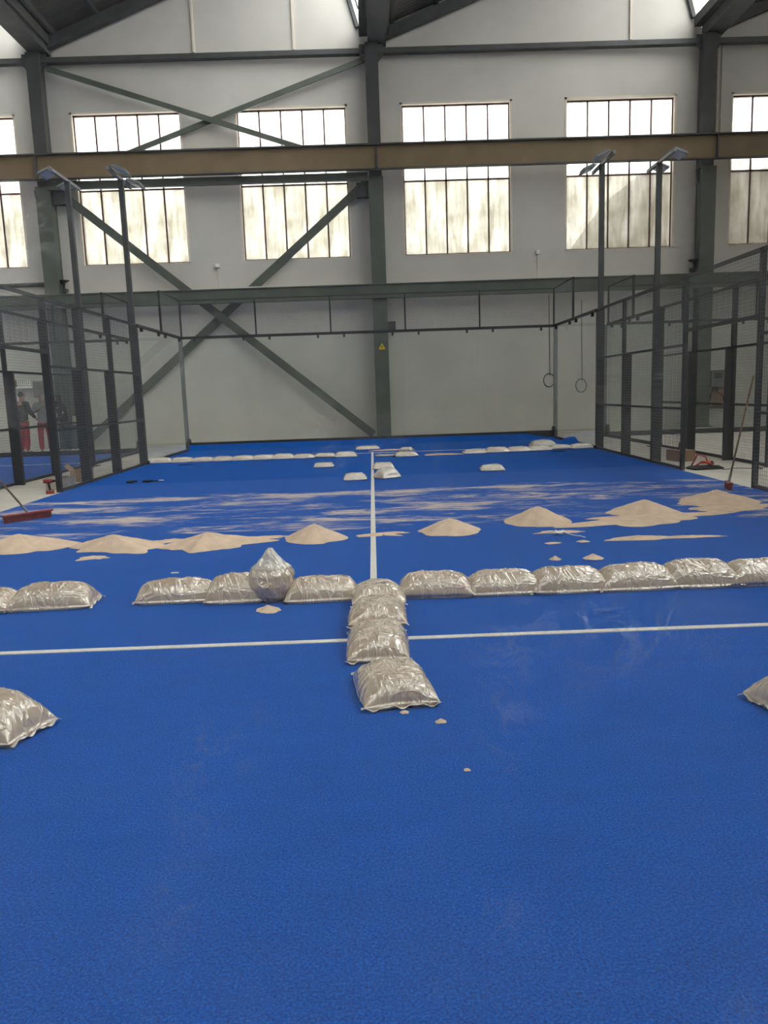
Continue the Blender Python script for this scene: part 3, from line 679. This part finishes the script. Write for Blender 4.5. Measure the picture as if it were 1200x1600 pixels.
bag(-.29, 11.40, .03, 'lone pale square sandbag just left of the centre line, the nearer one', 81, .38, .34, .13, group=GS, far=True)
bag(.20, 13.05, .02, 'pale sandbag just right of the centre line, behind the rounded one', 82, .40, .34, .14, group=GS, far=True)
bag(.24, 11.50, .6, 'rounded bulging pale sandbag just right of the centre line', 83, .36, .34, .19, group=GS, far=True, cr=1.3)
bag(2.07, 12.1, -.05, 'lone pale sandbag in the right half with a lifted flap', 84, .42, .36, .12, group=GS, far=True, cr=1.3)

# ---------------------------------------------------------------- sand
def sand(name, x, y, rx, ry, H, seed, label, group=None, rot=0, power=1.0, rag=.18, lobes=None, n=72, m_=22):
    M = MB(); vs = []; ox = seed*3.7
    for j in range(m_+1):
        s_ = j/m_
        for i in range(n):
            a = 2*PI*i/n
            e = 1+rag*noise.noise(Vector((math.cos(a)*1.6+ox, math.sin(a)*1.6, 0)))*2 + rag*.6*noise.noise(Vector((math.cos(a)*5+ox, math.sin(a)*5, 3)))
            for (la, lw, lh) in (lobes or []):
                d = math.atan2(math.sin(a-la), math.cos(a-la)); e += lh*math.exp(-(d/lw)**2)
            X = rx*e*s_*math.cos(a); Y = ry*e*s_*math.sin(a)
            prof = (1-s_)**power if power >= 1 else (1-s_**2)
            se = s_*e
            if power >= 1: prof = max(0, 1-math.sqrt(s_*s_+.004)) / .937
            if se > 1 and lobes: prof *= 1
            z = H*prof*(1+.12*noise.noise(Vector((X*6+ox, Y*6, 0)))) + .006*noise.noise(Vector((X*25+ox, Y*25, 0)))*(1-s_)
            if j == m_: z = -.001
            else: z = max(z, .002)+.004*(1-s_)
            vs.append((X, Y, z))
    M.add(vs, [(j*n+i, j*n+(i+1) % n, (j+1)*n+(i+1) % n, (j+1)*n+i) for j in range(m_) for i in range(n)])
    o = M.build(name, MAT['sand'], smooth=True); o.location = (x, y, 0.004); o.rotation_euler = (0,0,rot)
    return tag(o, label, 'sand', group)
GP = 'sand heaps across the court'
sand('sand_pile', -3.50, 6.36, .50, .36, .125, 1, 'sand heap at the left edge of the picture', GP, lobes=[(-2.2, .25, .5)])
sand('sand_pile', -2.52, 6.20, .40, .30, .115, 2, 'sand heap with a split front lobe, second from the left edge', GP, lobes=[(-.9, .2, .45), (.2, .3, .3)])
sand('sand_pile', -1.62, 6.15, .38, .31, .11, 3, 'sand heap trailing a long tail to the right, third from the left edge', GP, lobes=[(.15, .22, .8)])
sand('sand_pile', -.57, 6.28, .30, .30, .135, 4, 'pointed sand heap just left of the centre line', GP, rag=.12)
sand('sand_pile', .77, 6.42, .31, .31, .125, 5, 'pointed sand heap just right of the centre line', GP, rag=.08)
sand('sand_pile', 1.74, 6.78, .36, .36, .155, 6, 'tallest pointed sand heap in the right half above a scrap of white film', GP, rag=.08)
sand('sand_pile', 2.98, 7.15, .38, .34, .13, 7, 'sand heap rising from the broad sand patch, second from the right fence', GP, rag=.1)
sand('sand_pile', 4.02, 7.65, .46, .40, .135, 8, 'sand heap closest to the right entrance', GP, rag=.1)
GQ = 'thin sand patches'
sand('sand_patch', 2.95, 6.75, .85, .33, .02, 9, 'broad thin sand patch joining the two right heaps', GQ, rot=.22, power=.5, rag=.35)
sand('sand_patch', 3.95, 7.15, .50, .22, .02, 19, 'thin sand spread in front of the heap closest to the right entrance', GQ, rot=.3, power=.5, rag=.35)
sand('sand_patch', 2.45, 5.68, .30, .09, .02, 10, 'left blob of the long low sand ridge in the right half', GQ, power=.5, rag=.25)
sand('sand_patch', 2.88, 5.66, .38, .045, .012, 11, 'narrow tail of the long low sand ridge in the right half', GQ, rot=-.03, power=.5, rag=.35)
sand('sand_patch', 1.80, 6.12, .22, .075, .012, 12, 'small sand patch under the scrap of white film', GQ, power=.5, rag=.3)
sand('sand_patch', -2.55, 5.70, .15, .085, .014, 13, 'small sand patch in front of the split sand heap', GQ, power=.5, rag=.4)
sand('sand_patch', -1.15, 6.42, .30, .07, .010, 14, 'wispy sand patch right of the tailed sand heap', GQ, power=.5, rag=.5)
sand('sand_patch', -2.02, 6.4, .22, .10, .010, 15, 'wispy sand patch between the split heap and the tailed heap', GQ, power=.5, rag=.5)
sand('sand_patch', 1.62, 5.60, .075, .035, .008, 16, 'tiny sand blot below the white film, the left one', GQ, power=.5)
sand('sand_patch', 1.90, 5.62, .055, .04, .010, 17, 'tiny sand blot below the white film, the right one', GQ, power=.5)
sand('sand_patch', 1.49, 4.95, .05, .045, .025, 18, 'tiny sand mound behind the near right row, the smaller left one', GQ, rag=.1)
sand('sand_patch', 1.80, 4.93, .085, .06, .035, 20, 'tiny sand mound behind the near right row, the larger right one', GQ, rag=.1)
sand('sand_patch', .13, 2.01, .022, .018, .006, 21, 'sand speck just below the nearest middle sandbag', GQ, n=24, m_=6)
sand('sand_patch', .28, 1.90, .026, .018, .006, 22, 'sand speck right of and below the nearest middle sandbag', GQ, n=24, m_=6)
sand('sand_patch', .34, 1.465, .014, .010, .004, 23, 'nearest sand speck on the empty front turf', GQ, n=24, m_=6)
sand('sand_patch', -.70, 3.74, .085, .07, .028, 24, 'sand spill at the foot of the upright bag', GQ, rag=.12)
sand('sand_patch', .08, 6.35, .22, .12, .012, 25, 'thin sand patch on the centre line between two heaps', GQ, power=.5, rag=.5)
sand('sand_patch', 1.55, 15.75, .42, .2, .02, 26, 'spilled sand beside the flattened bag at the far service line', GQ, power=.5, rag=.5)
sand('sand_patch', .35, 17.6, .35, .2, .02, 27, 'spilled sand behind the far centre line end', GQ, power=.5, rag=.5)
# scrap of white film with a string
t = empty('film_scrap', (1.76, 5.96, .012), 0, 'scrap of white plastic film with a dangling string on sand', 'plastic scrap')
m = MB(); g = 10; vs = [((i/g-.5)*.11, (j/g-.5)*.07*(1-.5*abs(i/g-.5)), .025+.035*noise.noise(Vector((i*.5, j*.6, 1)))) for j in range(g+1) for i in range(g+1)]
m.add(vs, [(j*(g+1)+i, j*(g+1)+i+1, (j+1)*(g+1)+i+1, (j+1)*(g+1)+i) for j in range(g) for i in range(g)]); m.build('film', MAT['white'], t, smooth=True)
MB().tube([(.06,-.02,.02), (.12,-.08,.006), (.17,-.12,.004), (.2,-.2,.004)], .004, 5).build('string', MAT['white'], t)
for k, (x, y) in enumerate([(-1.62, 4.95), (.35, 4.55)]):
    tag(MB().box(x-.03, x+.03, y-.01, y+.01, .004, .010).build('film_scrap', MAT['white']), ['tiny white scrap on the turf behind the gap in the near row', 'tiny white scrap behind the first right near sandbag'][k], 'plastic scrap')

# ---------------------------------------------------------------- brooms, tools
def broom(name, head, rz, top, label, hl=.46, hr=.04):
    t = empty(name, head, 0, label, 'broom')
    R = Matrix.Rotation(rz, 4, 'Z')
    def rb(sx, sy, sz, z, nm, mat):
        b_ = MB().obox(R @ Matrix.Translation((0,0,z)), sx, sy, sz).build(nm, mat, t, bevel=.006)
    rb(hl, .06, .025, .085, 'broom_head', MAT['redplastic'])
    m = MB(); rn = random.Random(3)
    for i in range(int(hl*70)):
        for j in range(4):
            a = R @ Vector((-hl/2+.01+i*(hl-.02)/(hl*70), -.02+j*.014, .075)); b2 = a + R @ Vector((rn.uniform(-.008,.008), rn.uniform(-.012,.012), -.075)); m.bar(a, b2, .005, .005)
    m.build('bristles', MAT['red'], t)
    d = Vector(top)-Vector(head); a = Vector((0,0,.09)); e = a + (d-a)
    MB().tube([a, a+(e-a)*.08], .017, 10).build('socket', MAT['aluminium'], t)
    MB().tube([a+(e-a)*.06, e], .0125, 10).build('handle', MAT['wood'], t, smooth=True)
    return t
broom('push_broom', (-4.22, 8.18, .004), math.radians(50), (-4.95, 7.93, 1.28), 'red push broom with a wooden handle standing on the turf at left', .62)
broom('push_broom', (4.64, 8.70, .004), math.radians(75), (5.0, 8.88, 1.45), 'red broom seen end on, leaning against the right fence post', .30)
# cordless drill
t = empty('cordless_drill', (-5.12, 11.02, -.012), math.radians(20), 'red and black cordless drill standing by the left fence end post', 'drill')
MB().box(-.06, .06, -.04, .04, 0, .06).build('battery', MAT['redplastic'], t, bevel=.008)
MB().bar((0,0,.06), (-.015,0,.18), .035, .045).build('grip', MAT['black'], t, bevel=.006)
MB().tube([(-.09,0,.205), (-.02,0,.205), (.045,0,.205)], [.03,.036,.032], 12).build('motor_body', MAT['redplastic'], t, smooth=True)
MB().tube([(.045,0,.205), (.08,0,.205), (.11,0,.205)], [.024,.02,.01], 12).build('chuck', MAT['black'], t, smooth=True)
t = empty('tool_crate', (-5.22, 11.72, -.012), 0, 'clear storage crate holding red and black tools outside the left fence', 'crate')
m = MB(); m.box(-.17,.17,-.20,.20,0,.01); m.box(-.17,-.16,-.2,.2,0,.2); m.box(.16,.17,-.2,.2,0,.2); m.box(-.17,.17,-.2,-.19,0,.2); m.box(-.17,.17,.19,.2,0,.2); m.build('crate_body', MAT['film'], t)
tag(MB().box(-5.33,-5.12,11.58,11.74,.0,.13).build('tool_case', MAT['redplastic'], bevel=.01), 'small red tool case inside the clear crate', 'tool case')
tag(MB().box(-5.33,-5.12,11.76,11.88,.0,.17).build('tool_case', MAT['black'], bevel=.01), 'small black tool case inside the clear crate', 'tool case')
t = empty('cardboard_box', (-5.32, 12.95, -.012), .2, 'open cardboard box on the concrete outside the left fence', 'box')
m = MB(); m.box(-.17,.17,-.22,-.215,0,.20); m.box(-.17,.17,.215,.22,0,.20); m.box(-.17,-.165,-.22,.22,0,.2); m.box(.165,.17,-.22,.22,0,.2); m.box(-.17,.17,-.22,.22,0,.005); m.build('box_body', MAT['card'], t)
for a, b_ in (((-.17,0,.2), (-.27,0,.30)), ((.17,0,.2), (.24,0,.27))): MB().bar(a, b_, .44, .005, up=(0,0,1)).build('box_flap', MAT['card'], t)
# gloves and pliers left on the turf
for (x, y, rz, lab) in ((-4.20, 12.12, .3, 'black work glove lying on the turf, the left one'), (-3.93, 12.16, -.5, 'black work glove lying on the turf, beside the pliers')):
    t = empty('work_glove', (x, y, .004), rz, lab, 'glove', 'black work gloves on the turf')
    pillow(.12, .10, .05, 7, 12, 10).build('palm', MAT['blackcloth'], t, smooth=True)
    for k in range(4): MB().tube([(.04,-.04+k*.026,.02), (.09,-.045+k*.03,.028), (.125,-.048+k*.031,.014)], [.013,.013,.009], 8).build('finger', MAT['blackcloth'], t, smooth=True)
    MB().tube([(-.02,.045,.02), (.01,.075,.02), (.04,.09,.012)], [.014,.013,.009], 8).build('thumb', MAT['blackcloth'], t, smooth=True)
t = empty('pliers', (-3.72, 12.18, .012), .1, 'steel pliers lying on the turf beside the gloves', 'pliers')
MB().tube([(-.13,.03,.008), (-.06,.025,.008), (0,0,.008)], .008, 8).build('handle', MAT['black'], t, smooth=True)
MB().tube([(-.13,-.03,.008), (-.06,-.025,.008), (0,0,.008)], .008, 8).build('handle', MAT['black'], t, smooth=True)
MB().tube([(0,0,.008), (.03,0,.008), (.09,0,.008)], [.016,.014,.005], 8).build('jaw', MAT['steel'], t, smooth=True)
# tool bag and saw right of the right fence
t = empty('tool_bag', (5.42, 11.25, -.012), .1, 'open black tool bag with red straps beside the right fence end post', 'tool bag')
pillow(.52, .34, .08, 12, 24, 16).build('bag_body', MAT['blackcloth'], t, smooth=True)
MB().tube([(-.2,.05,.06), (-.12,.02,.24), (.0,-.02,.20), (.05,-.04,.06)], .012, 8).build('strap', MAT['redcloth'], t, smooth=True)
MB().tube([(-.22,-.08,.06), (-.1,-.1,.13), (.08,-.1,.08)], .014, 8).build('strap', MAT['redcloth'], t, smooth=True)
t = empty('angle_grinder', (5.44, 11.24, .07), .3, 'orange angle grinder lying on the black tool bag', 'grinder')
MB().tube([(-.12,0,.03), (0,0,.035), (.07,0,.035)], [.025,.03,.026], 10).build('body', MAT['orange'], t, smooth=True)
MB().tube([(.09,0,.0), (.09,0,.045)], [.055,.03], 14).build('disc_guard', MAT['black'], t, smooth=True)
t = empty('tool_box', (5.62, 12.75, -.012), .2, 'low brown tool box with a black handle behind the right fence', 'tool box')
MB().box(-.16, .16, -.22, .22, 0, .20).build('box_body', MAT['board'], t, bevel=.01)
MB().tube([(-.05,0,.20), (-.02,.0,.32), (.05,0,.40)], .018, 8).build('handle', MAT['black'], t, smooth=True)
tag(MB().tube([(5.6,11.0,-.004), (5.9,11.15,-.004), (6.2,10.9,-.004), (6.3,11.3,-.004)], .006, 6).build('cable', MAT['black']), 'thin dark cable lying on the concrete beyond the right entrance', 'cable')

# ---------------------------------------------------------------- people beyond the neighbouring court
def skinmesh(name, verts, edges, radii, mat, parent, sub=2):
    me = bpy.data.meshes.new(name); me.from_pydata(verts, edges, []); me.materials.append(mat)
    o = bpy.data.objects.new(name, me); col.objects.link(o); o.parent = parent
    md = o.modifiers.new('skin', 'SKIN'); md.use_smooth_shade = True
    if not me.skin_vertices:
        bpy.context.view_layer.update()
    for i, rr in enumerate(radii):
        sv = me.skin_vertices[0].data[i]; sv.radius = rr if isinstance(rr, tuple) else (rr, rr); sv.use_root = (i == 0)
    s_ = o.modifiers.new('sub', 'SUBSURF'); s_.levels = sub; s_.render_levels = sub
    return o
def person(x, y, rz, sc, label, jacket, trousers, hair, hood=False, arms=None, lean=0):
    t = empty('person', (x, y, 0), rz, label, 'person'); t.scale = (sc, sc, sc)
    A = arms or [((-.30,.05,1.15), (-.25,-.22,1.05)), ((.30,.05,1.15), (.25,-.22,1.05))]
    ly = -lean
    V = [(0,0,.95), (0,ly*.3,1.15), (0,ly*.7,1.38), (0,ly*.9,1.50), (0,ly-.01,1.60), (0,ly-.02,1.72)]
    Rr = [(.15,.10), (.13,.095), (.15,.10), .055, (.075,.09), (.07,.085)]
    E_ = [(0,1), (1,2), (2,3), (3,4), (4,5)]
    def add(p, rr, par): V.append(p); Rr.append(rr); E_.append((par, len(V)-1)); return len(V)-1
    for s_ in (-1, 1):
        h = add((s_*.10,0,.88), .085, 0); k = add((s_*.12,-.01,.49), .055, h); a = add((s_*.12,.02,.09), .036, k); add((s_*.13,-.13,.035), .035, a)
        el, wr = A[0 if s_ < 0 else 1]
        sh = add((s_*.19,ly*.75,1.40), .055, 2); e = add(el, .042, sh); wv = add(wr, .026, e)
        d = (Vector(wr)-Vector(el)).normalized(); hd = Vector(wr)+d*.07; hp = add(tuple(hd), .028, wv)
        for q in range(4): add(tuple(hd+d*(.07-.008*abs(q-1.5))+Vector(((q-1.5)*.022, 0, -.01))), .008, hp)
        add(tuple(hd+Vector((-s_*.05,-.02,.01))), .009, wv)
    body = skinmesh('body', V, E_, Rr, MAT['skin'], t)
    # face: nose and ears are small forms on the head
    # jacket
    JV = [(0,0,.74), (0,ly*.3,1.12), (0,ly*.7,1.36), (0,ly*.85,1.46)]; JR = [(.175,.125), (.17,.125), (.185,.13), (.08,.08)]; JE = [(0,1), (1,2), (2,3)]
    for s_ in (-1, 1):
        el, wr = A[0 if s_ < 0 else 1]
        JV.append((s_*.20,ly*.75,1.40)); JR.append(.075); JE.append((2, len(JV)-1))
        JV.append(el); JR.append(.062); JE.append((len(JV)-2, len(JV)-1)); JV.append(wr); JR.append(.045); JE.append((len(JV)-2, len(JV)-1))
    skinmesh('jacket', JV, JE, JR, jacket, t)
    TV = [(0,0,1.0)]; TR = [(.165,.115)]; TE = []
    for s_ in (-1, 1):
        for p, rr in (((s_*.10,0,.84), .105), ((s_*.12,-.01,.49), .08), ((s_*.12,.02,.10), .065)):
            TV.append(p); TR.append(rr); TE.append((0 if p[2] == .84 else len(TV)-2, len(TV)-1))
    skinmesh('trousers', TV, TE, TR, trousers, t)
    for s_ in (-1, 1): 
        m = MB(); pts = [(s_*.125, .05, .04), (s_*.13,-.05,.045), (s_*.135,-.16,.035)]; m.tube(pts, [.045,.05,.035], 10); m.build('shoe', MAT['black'], t, smooth=True)
    if hair:
        hv = [(0,ly+.03,1.56), (0,ly+.02,1.73)]
        skinmesh('hood' if hood else 'hair', hv + ([(0,ly+.04,1.48)] if hood else []), [(0,1)] + ([(0,2)] if hood else []), [(.095,.10), (.085,.09)] + ([(.11,.09)] if hood else []), hair, t)
    m = MB(); m.tube([(0,ly-.10,1.655), (0,ly-.125,1.625), (0,ly-.10,1.615)], [.01,.015,.01], 8); m.build('nose', MAT['skin'], t, smooth=True)
    return t
person(-9.83, 20.85, 2.6, 1.02, 'person in a black jacket and red trousers, back turned, beyond the left court', MAT['blackcloth'], MAT['redcloth'], MAT['blackcloth'], False, [((-.33,.0,1.18), (-.28,-.2,1.0)), ((.33,.0,1.18), (.28,-.2,1.0))], .04)
person(-9.30, 21.0, .4, .98, 'person in a grey hooded top and dark red trousers beside the left fence post', MAT['greycloth'], MAT['redcloth'], MAT['greycloth'], True, [((-.28,-.1,1.2), (-.12,-.32,1.3)), ((.28,-.1,1.2), (.12,-.32,1.3))], .1)
pp = person(-8.62, 20.85, -.9, .95, 'person in a black hooded jacket with white marks on the sleeve, head bowed', MAT['blackcloth'], MAT['jeans'], MAT['blackcloth'], True, [((-.30,-.02,1.15), (-.25,-.15,.95)), ((.34,-.12,1.15), (.42,-.42,.98))], .2)
m = MB()
for k in range(4): m.obox(Matrix.Translation((.275+.028*k, -.14-.012*k, 1.33-.055*k)) @ Matrix.Rotation(.6, 4, 'Z'), .04, .05, .03)
m.build('sleeve_marks', MAT['white'], pp)
c = MB().box(-.09, .09, -.008, .008, -.12, .12).build('paper_card', MAT['card']); c.location = (-8.18, 20.42, .92); c.rotation_euler = (.2, .1, .3)
MAT['cream'] = simple('cream_card', (.62,.60,.42), .7); c.data.materials[0] = MAT['cream']
tag(c, 'pale cream card held in the hand of the person in black', 'card')
# shelf unit and boxes on the wall behind them
t = empty('wall_rack', (-10.95, 23.36, 1.90), 0, 'white wall rack with upright slats behind the people on the left', 'rack')
MB().box(-.45, .45, -.12, .12, 0, .05).build('rack_shelf', MAT['white'], t)
for k in range(7): MB().box(-.02+k*.065, .01+k*.065, -.1, .1, .05, .26).build('rack_slat', MAT['white'], t)
tag(MB().box(-11.36, -11.02, 23.26, 23.46, 1.95, 2.16).build('storage_box', MAT['card'], bevel=.01), 'drab box resting on the white wall rack', 'box')
tag(MB().box(-10.48, -10.05, 23.25, 23.5, 1.60, 2.10).build('hanging_cabinet', MAT['greycloth'], bevel=.01), 'grey wall cabinet above the person in the grey hooded top', 'cabinet')
